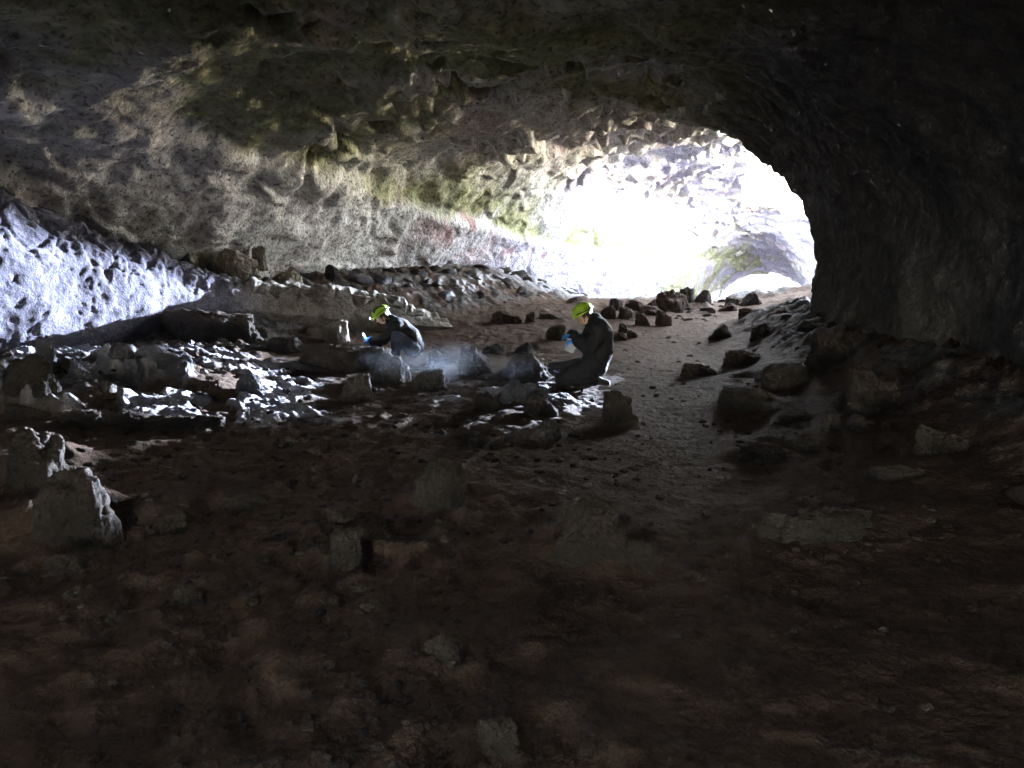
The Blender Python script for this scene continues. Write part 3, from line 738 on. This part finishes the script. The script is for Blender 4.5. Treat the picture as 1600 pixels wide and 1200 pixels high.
def build_grit():
    """loose grit strewn over the near sand, far too many to count"""
    D, F = ico(2); r = np.random.default_rng(77); VV, FF = [], []
    n = 0
    while n < 3600:
        y = 2.1 * math.exp(r.random() * math.log(10 / 2.1)); x = r.uniform(-.62, .60) * y
        pc = 1.0 + 0.12 * y
        if abs(x - pc) < .6 and r.random() < .6: continue
        if gn(np.array([[x, y, 0.3]]), 0.9, 3)[0] < r.uniform(-.4, .35): continue
        sz = 0.005 * (1 + 5 * r.random() ** 5) * (0.7 + 0.09 * y)
        k = D * (1 + 0.35 * r.normal(size=3) * 0.5) + 0.25 * r.normal(size=D.shape) * 0.4
        k = k * sz * np.array([1, 1, .7]); k[:, 0] += x; k[:, 1] += y; k[:, 2] += ground_z(x, y) + .2 * sz
        FF.append(F + n * len(D)); VV.append(k); n += 1
    me = mesh_from('grit', np.concatenate(VV), np.concatenate(FF), M_DARK, smooth=False)
    return link('grit', me, kind='stuff', label='loose dark grit strewn over the brown sand')
build_grit()

# ------------------------------------------------------------------ people
def rc(P, a, b, ra, rb):
    a = np.array(a, np.float32); b = np.array(b, np.float32); ba = b - a
    h = np.clip(((P - a) @ ba) / (ba @ ba + 1e-9), 0, 1)
    return np.linalg.norm(P - a - h[..., None] * ba, axis=-1) - (ra + (rb - ra) * h)

def smin(a, b, k=0.03):
    h = np.clip(0.5 + 0.5 * (b - a) / k, 0, 1)
    return b * (1 - h) + a * h - k * h * (1 - h)

def ell(P, c, M, r):
    q = (P - np.array(c, np.float32)) @ np.array(M, np.float32).T      # rows of M: local axes
    k0 = np.linalg.norm(q / np.array(r, np.float32), axis=-1); k1 = np.linalg.norm(q / np.array(r, np.float32) ** 2, axis=-1)
    return k0 * (k0 - 1) / (k1 + 1e-9)

def nets(fn, lo, hi, h):
    """surface nets: the zero level of a distance field as a quad mesh"""
    ax = [np.arange(lo[k] - 2 * h, hi[k] + 3 * h, h, dtype=np.float32) for k in range(3)]
    G = np.stack(np.meshgrid(*ax, indexing='ij'), -1)
    S = fn(G.reshape(-1, 3)).reshape(G.shape[:3])
    n = np.array(S.shape); ins = S < 0
    c = [(i, j, k) for i in (0, 1) for j in (0, 1) for k in (0, 1)]
    sl = lambda A, o: A[o[0]:n[0] - 1 + o[0], o[1]:n[1] - 1 + o[1], o[2]:n[2] - 1 + o[2]]
    cnt = sum(sl(ins, o).astype(int) for o in c)
    act = (cnt > 0) & (cnt < 8)
    idx = np.full(act.shape, -1); idx[act] = np.arange(act.sum())
    acc = np.zeros(act.shape + (3,), np.float32); num = np.zeros(act.shape, np.float32)
    for p in range(8):
        for q in range(p + 1, 8):
            a, b = np.array(c[p]), np.array(c[q])
            if np.abs(a - b).sum() != 1: continue
            sa, sb = sl(S, c[p]), sl(S, c[q]); cr = (sa < 0) != (sb < 0)
            t = np.where(cr, sa / np.where(cr, sa - sb, 1), 0)
            acc += np.where(cr[..., None], a + t[..., None] * (b - a), 0); num += cr
    base = np.stack(np.meshgrid(*[np.arange(k - 1) for k in n], indexing='ij'), -1)
    V = (base[act] + acc[act] / num[act][:, None]) * h + np.array([a[0] for a in ax])
    FF = []
    for d in range(3):
        u, v = (d + 1) % 3, (d + 2) % 3
        A = np.moveaxis(ins, (d, u, v), (0, 1, 2)); I = np.moveaxis(idx, (d, u, v), (0, 1, 2))
        e0, e1 = A[:-1, 1:-1, 1:-1], A[1:, 1:-1, 1:-1]
        q = np.stack([I[:, :-1, :-1], I[:, 1:, :-1], I[:, 1:, 1:], I[:, :-1, 1:]], -1)
        f1 = q[(e0 & ~e1)]; f2 = q[(~e0 & e1)][:, ::-1]
        FF += [f1, f2]
    F = np.concatenate(FF); F = F[(F >= 0).all(1)]
    return V, F

def part_nets(name, fn, lo, hi, h, mat, parent, **props):
    V, F = nets(fn, lo, hi, h)
    return link(name, mesh_from(name, V, F, mat), parent, **props)

def plain(name, col, rough=0.8, spec=0.2, noise=0.0, sc=30, bmp=0.0):
    m, t, b = new_mat(name); b.inputs['Roughness'].default_value = rough; b.inputs['Specular IOR Level'].default_value = spec
    n = noise_tex(t, sc, 4, 0.6, objco(t))
    t.links.new(mix(t, n, tuple(x * (1 - noise) for x in col), tuple(min(1, x * (1 + noise)) for x in col)), b.inputs['Base Color'])
    if bmp: bump(t, b, [(n, bmp)])
    return m
M_SKIN = plain('skin', (0.48, 0.29, 0.21), 0.55, 0.3, .12)
M_JACK = plain('black_jacket_cloth', (0.016, 0.016, 0.018), 0.8, 0.12, .35, 18, 0.012)
M_KNIT = plain('black_sweater_cloth', (0.018, 0.018, 0.02), 0.9, 0.1, .35, 60, 0.006)
M_TROU = plain('dark_work_trousers', (0.02, 0.0195, 0.022), 0.85, 0.15, .35, 22, 0.012)
M_JEAN = plain('blue_grey_trousers', (0.05, 0.06, 0.085), 0.85, 0.15, .3, 26, 0.012)
M_GLOVE = plain('blue_nitrile', (0.03, 0.22, 0.62), 0.45, 0.4, .15, 40, 0.003)
M_BOOT = plain('worn_boot_leather', (0.10, 0.09, 0.08), 0.8, 0.2, .4, 25, 0.006)
M_SOLE = plain('grey_rubber_sole', (0.24, 0.23, 0.21), 0.8, 0.2, .2)
M_HELM = plain('lime_helmet_shell', (0.27, 0.45, 0.02), 0.3, 0.5, .06, 8)
M_VENT = plain('black_plastic', (0.012, 0.012, 0.012), 0.5, 0.4)
M_HAIR = plain('dark_brown_hair', (0.035, 0.022, 0.015), 0.6, 0.3, .5, 90, 0.01)
M_KNEE_LIGHT = plain('knee_torchlight_blue', (0.20, 0.24, 0.40), 0.8, 0.2, .2)

def unit(v): v = np.array(v, float); return v / np.linalg.norm(v)
def frame(fw, up):
    f = unit(fw); l = unit(np.cross(up, f)); u = np.cross(f, l); return np.array([f, l, u])     # forward, left, up

def head_sdf(P, c, M):
    """skull, jaw, nose, brow, sockets, ears; c = centre of the head"""
    g = lambda x, y, z: np.array(c) + x * M[0] + y * M[1] + z * M[2]
    d = ell(P, g(-.012, 0, .03), M, (.098, .077, .092))
    d = smin(d, ell(P, g(.03, 0, -.055), M, (.062, .054, .062)), .04)
    d = smin(d, rc(P, g(.088, 0, .012), g(.112, 0, -.028), .010, .015), .012)
    d = smin(d, rc(P, g(.082, .035, .022), g(.082, -.035, .022), .011, .011), .015)
    for sgn in (1, -1):
        d = -smin(-d, np.linalg.norm(P - g(.098, .033 * sgn, .004), axis=-1) - .012 + 0 * d, .012) if False else np.maximum(d, -(np.linalg.norm(P - g(.102, .032 * sgn, .002), axis=-1) - .014))
        d = smin(d, np.linalg.norm(P - g(.078, .032 * sgn, .002), axis=-1) - .0125, .004)
        d = smin(d, ell(P, g(-.005, .078 * sgn, -.01), M, (.020, .009, .032)), .008)
    d = smin(d, rc(P, g(.085, .02, -.062), g(.085, -.02, -.062), .008, .008), .008)
    d = np.maximum(d, -rc(P, g(.098, .016, -.0615), g(.098, -.016, -.0615), .003, .003))
    return d

def hand_sdf(P, w, f, n, t, curl=0.6, grow=0.0):
    """palm, four bent fingers of different lengths, thumb leaving the side of the palm"""
    w = np.array(w, float); f, n, t = unit(f), unit(n), unit(t)
    d = rc(P, w, w + .02 * f, .026 + grow, .028 + grow)
    for o in (-.026, -.009, .009, .026):
        d = smin(d, rc(P, w + .02 * f + o * .7 * t, w + .082 * f + o * t, .015 + grow, .0125 + grow), .012)
    for o, L in ((-.030, .062), (-.010, .074), (.010, .078), (.030, .070)):
        a = w + .085 * f + o * t
        b = a + L * .5 * (math.cos(curl * .6) * f + math.sin(curl * .6) * n)
        e = b + L * .55 * (math.cos(curl * 1.7) * f + math.sin(curl * 1.7) * n)
        d = smin(d, smin(rc(P, a, b, .0095 + grow, .009 + grow), rc(P, b, e, .009 + grow, .0072 + grow), .003), .004)
    a = w + .025 * f + .024 * t; b = a + .034 * t + .024 * f + .014 * n; e = b + .03 * f + .018 * n
    return smin(d, smin(rc(P, a, b, .013 + grow, .011 + grow), rc(P, b, e, .011 + grow, .0085 + grow), .003), .008)

def person(px, py, ref, J, hd, label, jack, trou, vents, hair_long, collar, bulk=0.0):
    x, y, z = on_ground(px, py)
    root = bpy.data.objects.new('person', None); C.objects.link(root)
    root['label'] = label; root['category'] = 'person'
    s = y / ref; root.location = (x, y, z - 0.01); root.scale = (s, s, s)
    hc, fw, up = hd; M = frame(fw, up)
    g = lambda a, b, c: np.array(hc) + a * M[0] + b * M[1] + c * M[2]
    g3 = lambda P: np.stack([P[:, 0], P[:, 1], P[:, 2]], -1)
    def torso(P, e):
        d = rc(P, J['hip'], J['waist'], .135 + e, .125 + e)
        for sg in ('n', 'f'):
            d = smin(d, rc(P, J['waist'], (np.array(J['chest']) * .6 + np.array(J['sh' + sg]) * .4), .12 + e, .115 + e), .06)
        d = smin(d, rc(P, J['chest'], J['neck'], .12 + e, .06 + e), .06)
        return smin(d, rc(P, J['shn'], J['shf'], .07 + e, .07 + e), .05)
    def arms(P, e):
        d = 9.0 + 0 * P[:, 0]
        for sg in ('n', 'f'):
            d = np.minimum(d, smin(rc(P, J['sh' + sg], J['el' + sg], .062 + e, .048 + e), rc(P, J['el' + sg], J['wr' + sg], .048 + e, .034 + e), .02))
        return d
    def legs(P, e, end=1.0):
        d = 9.0 + 0 * P[:, 0]
        for sg in ('n', 'f'):
            kn = np.array(J['kn' + sg]); an = np.array(J['an' + sg]); tip = kn + (an - kn) * end
            d = np.minimum(d, smin(rc(P, J['hp' + sg], kn, .095 + e, .066 + e), rc(P, kn, tip, .064 + e, .044 + e), .02))
        return d
    def folds(P, seed, amp):
        Q = P * np.array([1, 1, 1.6], np.float32)
        return amp * ridged(Q, 6.5, 2, seed) + amp * .6 * gn(P, 13, seed + 1)
    hands = {sg: (J['wr' + sg], J['hd' + sg][0], J['hd' + sg][1], J['hd' + sg][2]) for sg in ('n', 'f')}
    def body(P):
        d = smin(torso(P, -.02), arms(P, -.014), .04); d = smin(d, legs(P, -.016), .03)
        d = smin(d, rc(P, J['neck'], g(-.03, 0, -.05), .056, .052), .03)
        d = smin(d, head_sdf(P, hc, M), .02)
        for sg in ('n', 'f'):
            d = smin(d, hand_sdf(P, *hands[sg]), .01)
            d = smin(d, rc(P, J['an' + sg], J['to' + sg], .036, .03), .02)
        return d
    allp = np.array([v for k, v in J.items() if not k.startswith('hd')] + [hc])
    lo, hi = allp.min(0) - .2, allp.max(0) + .2
    part_nets('body', body, lo, hi, 0.011, M_SKIN, root)
    def jk(P):
        d = smin(torso(P, .012 + bulk), arms(P, .012 + bulk * .7), .05)
        d = smin(d, rc(P, J['neck'], np.array(J['neck']) * .7 + np.array(hc) * .3, .068, .066 + collar), .04)
        d = d - folds(P, 3, .013)
        cut = head_sdf(P, hc, M) - .012
        return np.maximum(d, -cut)
    part_nets('jacket', jk, lo, hi, 0.011, jack, root)
    tr = part_nets('trousers', lambda P: smin(rc(P, J['hip'], J['waist'], .135, .11), legs(P, .012, .93), .05) - folds(P, 9, .013), lo, hi, 0.011, trou, root)
    for sg in ('n', 'f'):
        w = np.array(J['wr' + sg]); f = unit(J['hd' + sg][0])
        part_nets('glove', lambda P: smin(hand_sdf(P, *hands[sg], grow=.004), rc(P, w - .05 * f, w + .02 * f, .042, .034), .012), w - .13, w + .22, 0.006, M_GLOVE, root)
        a, tt = np.array(J['an' + sg]), np.array(J['to' + sg]); dn = J['sole']
        bt = part_nets('boot', lambda P: smin(rc(P, a, tt, .052, .042), rc(P, a, a + .10 * unit(np.array(J['kn' + sg]) - a), .052, .058), .03), np.minimum(a, tt) - .17, np.maximum(a, tt) + .17, 0.009, M_BOOT, root)
        o = .036 * unit(dn)
        part_nets('sole', lambda P: np.maximum(rc(P, a + o, tt + o, .046, .04), np.abs((P - (a + o)) @ unit(dn) - .012) - .012), np.minimum(a, tt) - .15, np.maximum(a, tt) + .15, 0.008, M_SOLE, bt)
    # hair below the helmet
    def hr(P):
        d = ell(P, g(-.02, 0, .035), M, (.108, .088, .10))
        d = np.maximum(d, -((g(.045, 0, 0) - P) @ M[0]))          # only behind the face
        for sgn in (1, -1): d = smin(d, rc(P, g(-.03, .07 * sgn, 0), g(-.05, .06 * sgn, -.06 - hair_long), .03, .022), .03)
        d = smin(d, rc(P, g(-.08, 0, 0), g(-.085, 0, -.05 - hair_long), .045, .035), .03)
        return d + .006 * gn(P * np.array([1, 1, .4], np.float32), 45, 2)
    part_nets('hair', hr, np.array(hc) - .24, np.array(hc) + .2, 0.008, M_HAIR, root)
    # helmet
    HC = g(-.008, 0, .045); HR = np.array((.142, .114, .112))
    def shell(P, e=0.0):
        d = ell(P, HC, M, HR + e)
        q = P - HC; zc = q @ M[2]; xc = q @ M[0]
        return np.maximum(np.abs(d + .006) - .007, -(zc + .012 + 0.35 * np.maximum(-xc - .04, 0) * -1))
    def helm(P):
        d = shell(P)
        brim = np.maximum(np.abs((P - HC) @ M[2] + .012) - .006, ell(P, HC, M, HR + np.array((.018, .006, .0))))
        brim = np.maximum(brim, -(ell(P, HC, M, HR - .016)))
        d = smin(d, brim, .01)
        q = P - HC
        ridge = np.maximum(ell(P, HC, M, HR + .007), np.abs(q @ M[1]) - .014)
        return np.maximum(smin(d, np.maximum(ridge, -(q @ M[2] - .01)), .012), -(ell(P, HC, M, HR - .016)))
    hm = part_nets('helmet', helm, HC - .19, HC + .19, 0.006, M_HELM, root)
    def vent_piece(fnc):
        return lambda P: np.maximum(np.abs(ell(P, HC, M, HR + .004)) - .004, fnc((P - HC) @ M[0], (P - HC) @ M[1], (P - HC) @ M[2]))
    for fnc in vents: part_nets('vent', vent_piece(fnc), HC - .17, HC + .17, 0.005, M_VENT, hm)
    side = -1 if M[1][1] > 0 else 1
    def strap(P):
        d = rc(P, g(.03, .085 * side, .03), g(.045, .055 * side, -.075), .006, .006)
        d = np.minimum(d, rc(P, g(-.06, .08 * side, .03), g(.03, .078 * side, -.03), .006, .006))
        return np.minimum(d, rc(P, g(.045, .055 * side, -.075), g(.05, -.055 * side, -.08), .006, .006))
    part_nets('chin_strap', strap, np.array(hc) - .16, np.array(hc) + .16, 0.005, M_VENT, hm)
    return root, hm, g, M, s

# kneeling person, seen from the side, sitting back on the heels
JM = dict(hip=(.13, 0, .27), waist=(.19, 0, .47), chest=(.20, 0, .66), neck=(.135, 0, .84), shn=(.175, -.18, .77), shf=(.155, .18, .77),
          eln=(.04, -.24, .49), elf=(.0, .21, .52), wrn=(-.10, -.11, .60), wrf=(-.155, .05, .66),
          hpn=(.12, -.10, .26), hpf=(.12, .10, .27), knn=(-.30, -.15, .10), knf=(-.38, .13, .20), ann=(.16, -.14, .085), anf=(.06, .14, .075),
          ton=(.29, -.13, .05), tof=(.19, .14, .04), sole=(.55, 0, -.3),
          hdn=((-.9, .15, -.12), (-.1, .3, -1), (-.1, .9, .3)), hdf=((-.9, -.15, -.15), (-.1, -.3, -1), (-.1, -.9, .3)))
dot = lambda cx, cz, r: (lambda x, y, z: np.maximum(np.hypot(x - cx, z - cz) - r, y if True else 0))
def near_side(fn): return lambda x, y, z: np.maximum(fn(x, z), 0.02 - np.abs(y))
ventsM = [near_side(lambda x, z, c=c: np.hypot(x - c, z - .035 - .2 * (.03 - abs(c))) - .0085) for c in (-.045, -.015, .015, .045)] + \
         [near_side(lambda x, z: np.maximum(np.abs(z - .008 - .12 * x) - .009, np.abs(x) - .11))]
man, helmM, gM, MM, sM = person(912, 603, 10.0, JM, ((-.015, -.01, .925), (-.82, -.22, -.50), (-.50, -.05, .85)),
    'person kneeling in a black jacket and lime helmet, holding a clear tub in blue gloves', M_JACK, M_TROU, ventsM, 0.0, .012, .022)
def pad(P):  # torchlight stripes on the far knee, put in as pale blue strips
    d = np.maximum(np.abs(rc(P, JM['knf'], (-.25, .13, .21), .086, .09)) - .006, -(P[:, 0] * -1 - .24) )
    return np.maximum(d, np.sin(P[:, 2] * 150 + P[:, 0] * 60) * .01 - .004)
part_nets('knee_torchlight', pad, np.array((-.52, 0, .05)), np.array((-.2, .3, .36)), .008, M_KNEE_LIGHT, man)
part_nets('chest_mark', lambda P: np.maximum(np.abs(rc(P, JM['chest'], JM['shn'], .137, .1)) - .02, np.maximum(np.abs(P[:, 0] - .10) - .012, np.abs(P[:, 2] - .745) - .007)), np.array((.05, -.4, .7)), np.array((.2, 0, .8)), .005, M_SOLE, man)

# crouching person bent far forward over the outcrop
JW = dict(hip=(.14, 0, .20), waist=(.08, 0, .34), chest=(-.05, 0, .48), neck=(-.17, 0, .59), shn=(-.09, -.17, .52), shf=(-.12, .17, .52),
          eln=(-.27, -.22, .33), elf=(-.30, .17, .32), wrn=(-.46, -.10, .30), wrf=(-.38, .06, .25),
          hpn=(.13, -.10, .19), hpf=(.13, .10, .19), knn=(-.09, -.20, .39), knf=(-.12, .17, .37), ann=(-.10, -.17, .08), anf=(-.16, .14, .08),
          ton=(-.27, -.18, .045), tof=(-.33, .14, .045), sole=(0, 0, -1),
          hdn=((-.9, .1, .05), (-.1, .7, -.6), (.1, .5, .8)), hdf=((-.9, -.1, -.1), (-.1, -.7, -.6), (.1, -.5, .8)))
ventsW = [(lambda x, y, z, c=c: np.maximum(np.maximum(np.abs(np.abs(y) - c) - .012, np.abs(x + .01) - .095), .03 - z)) for c in (.035, .072)] + \
         [near_side(lambda x, z: np.maximum(np.abs(z - .012) - .007, np.abs(x + .01) - .10))]
woman, helmW, gW, MW, sW = person(632, 563, 11.6, JW, ((-.325, -.02, .675), (-.74, -.30, -.60), (-.55, -.08, .83)),
    'person crouching in a black sweater and lime helmet, holding a small blue bottle', M_KNIT, M_JEAN, ventsW, .03, .0)

# ------------------------------------------------------------------ things held
def W(root, p): return root.matrix_world @ Vector(p)
bpy.context.view_layer.update()

def lathe(bm, prof, n=24):
    rings = []
    for r, z in prof: rings.append([bm.verts.new((r * math.cos(6.2832 * k / n), r * math.sin(6.2832 * k / n), z)) for k in range(n)])
    for a, b in zip(rings, rings[1:]):
        for k in range(n): bm.faces.new((a[k], a[(k + 1) % n], b[(k + 1) % n], b[k]))
    bm.faces.new(rings[0][::-1]); bm.faces.new(rings[-1])
def lathe_obj(name, prof, mat, parent=None, n=24, **p):
    bm = bmesh.new(); lathe(bm, prof, n); me = bpy.data.meshes.new(name); bm.to_mesh(me); bm.free()
    me.polygons.foreach_set('use_smooth', np.full(len(me.polygons), True)); me.materials.append(mat)
    return link(name, me, parent, **p)

M_TUB, t_, b_ = new_mat('clear_plastic'); b_.inputs['Base Color'].default_value = (0.75, 0.76, 0.78, 1)
b_.inputs['Roughness'].default_value = 0.3; b_.inputs['Alpha'].default_value = 0.45; b_.inputs['Specular IOR Level'].default_value = 0.5
M_BOT = plain('blue_bottle_plastic', (0.10, 0.33, 0.78), 0.35, 0.5, .1)
M_WHITE = plain('white_plastic', (0.78, 0.8, 0.82), 0.4, 0.4, .05)

# open tapered tub
def tub():
    bm = bmesh.new(); n = 28; rr = []
    for (a, z) in ((.045, 0), (.062, .16), (.068, .16), (.068, .152), (.064, .152), (.060, .155), (.043, .006)):
        ring = []
        for k in range(n):
            c, s_ = math.cos(6.2832 * k / n), math.sin(6.2832 * k / n); e = (abs(c) ** 4 + abs(s_) ** 4) ** -.25
            ring.append(bm.verts.new((a * e * c * 1.25, a * e * s_, z)))
        rr.append(ring)
    for a, b in zip(rr, rr[1:]):
        for k in range(n): bm.faces.new((a[k], a[(k + 1) % n], b[(k + 1) % n], b[k]))
    bm.faces.new(rr[0][::-1]); bm.faces.new(rr[-1])
    me = bpy.data.meshes.new('sample_tub'); bm.to_mesh(me); bm.free(); me.materials.append(M_TUB)
    me.polygons.foreach_set('use_smooth', np.full(len(me.polygons), True))
    return me
tb = link('sample_tub', tub(), label='clear plastic tub held by the blue gloves of the kneeling person', category='tub')
tb.location = W(man, (-.205, -.03, .45)); tb.rotation_euler = (R(-8), R(24), R(10)); tb.scale = (sM,) * 3

bt = lathe_obj('bottle', [(.027, 0), (.030, .006), (.030, .085), (.026, .10), (.013, .112), (.013, .122)], M_BOT, label='small blue bottle with a white cap held by the crouching person', category='bottle')
lathe_obj('cap', [(.017, .118), (.017, .142), (.009, .146), (.007, .165)], M_WHITE, bt)
lathe_obj('band', [(.0306, .03), (.0306, .065), (.0300, .066)], M_WHITE, bt)
bt.location = W(woman, (-.565, -.075, .255)); bt.rotation_euler = (R(10), R(-12), 0); bt.scale = (sW,) * 3

# the crouching person's headlamp is lit
M_LENS, t_, b_ = new_mat('lit_lens'); b_.inputs['Emission Color'].default_value = (0.9, 0.95, 1, 1); b_.inputs['Emission Strength'].default_value = 0.4
pos = np.array(gW(.142, 0, .075))
hl = part_nets('headlamp', lambda P: rc(P, pos - .01 * MW[1], pos + .01 * MW[1], .018, .018), pos - .05, pos + .05, .006, M_VENT, helmW)
lp = pos + .018 * MW[0]
part_nets('lens', lambda P: rc(P, lp, lp + .002 * MW[0], .011, .009), lp - .04, lp + .04, .004, M_LENS, hl)
sp = bpy.data.lights.new('headlamp_beam', 'SPOT'); sp.energy = 1.6; sp.spot_size = R(62); sp.spot_blend = 0.7; sp.shadow_soft_size = 0.02; sp.color = (0.95, 0.97, 1.0)
spo = bpy.data.objects.new('headlamp_beam', sp); C.objects.link(spo)
src = W(woman, lp + .03 * MW[0]); spo.location = src
tgt = W(woman, (-.82, 0.05, .16))
spo.rotation_euler = (tgt - src).to_track_quat('-Z', 'Y').to_euler()

# ------------------------------------------------------------------ dust drifting low between the people, and haze by the right wall
def dust(name, loc, size, dens, label):
    bm = bmesh.new(); bmesh.ops.create_cube(bm, size=2.0); me = bpy.data.meshes.new(name); bm.to_mesh(me); bm.free()
    m = bpy.data.materials.new('dust_haze_in_air'); m.use_nodes = True; t = m.node_tree
    t.nodes.remove(t.nodes['Principled BSDF']); out = t.nodes['Material Output']
    v = N(t, 'ShaderNodeVolumePrincipled'); v.inputs['Color'].default_value = (0.8, 0.86, 0.95, 1); v.inputs['Anisotropy'].default_value = 0.3
    co = objco(t); ln = N(t, 'ShaderNodeVectorMath', operation='LENGTH'); t.links.new(co, ln.inputs[0])
    fall = ramp(t, ln.outputs['Value'], [(0.15, 1.0), (0.95, 0.0)])
    mp = N(t, 'ShaderNodeMapping'); mp.inputs['Scale'].default_value = size; t.links.new(co, mp.inputs[0])
    nz = ramp(t, noise_tex(t, 2.2, 4, 0.6, mp.outputs[0]), [(0.38, 0.0), (0.68, 1.0)])
    t.links.new(math_(t, 'MULTIPLY', math_(t, 'MULTIPLY', fall, nz), dens), v.inputs['Density'])
    t.links.new(v.outputs[0], out.inputs['Volume']); me.materials.append(m)
    o = link(name, me, kind='stuff', label=label); o.location = loc; o.scale = size
    return o
dx, dy, dz = on_ground(712, 604)
dust('dust_haze', (dx, dy, dz + .28), (1.35, .5, .30), 0.11, 'pale dust drifting low over the rocks between the two people')
dust('dust_haze', (4.35, 11.2, 2.55), (.75, 1.0, .75), 0.10, 'faint blue haze put in for dust and lens flare before the dark right wall')  # haze added mostly to stand for lens flare
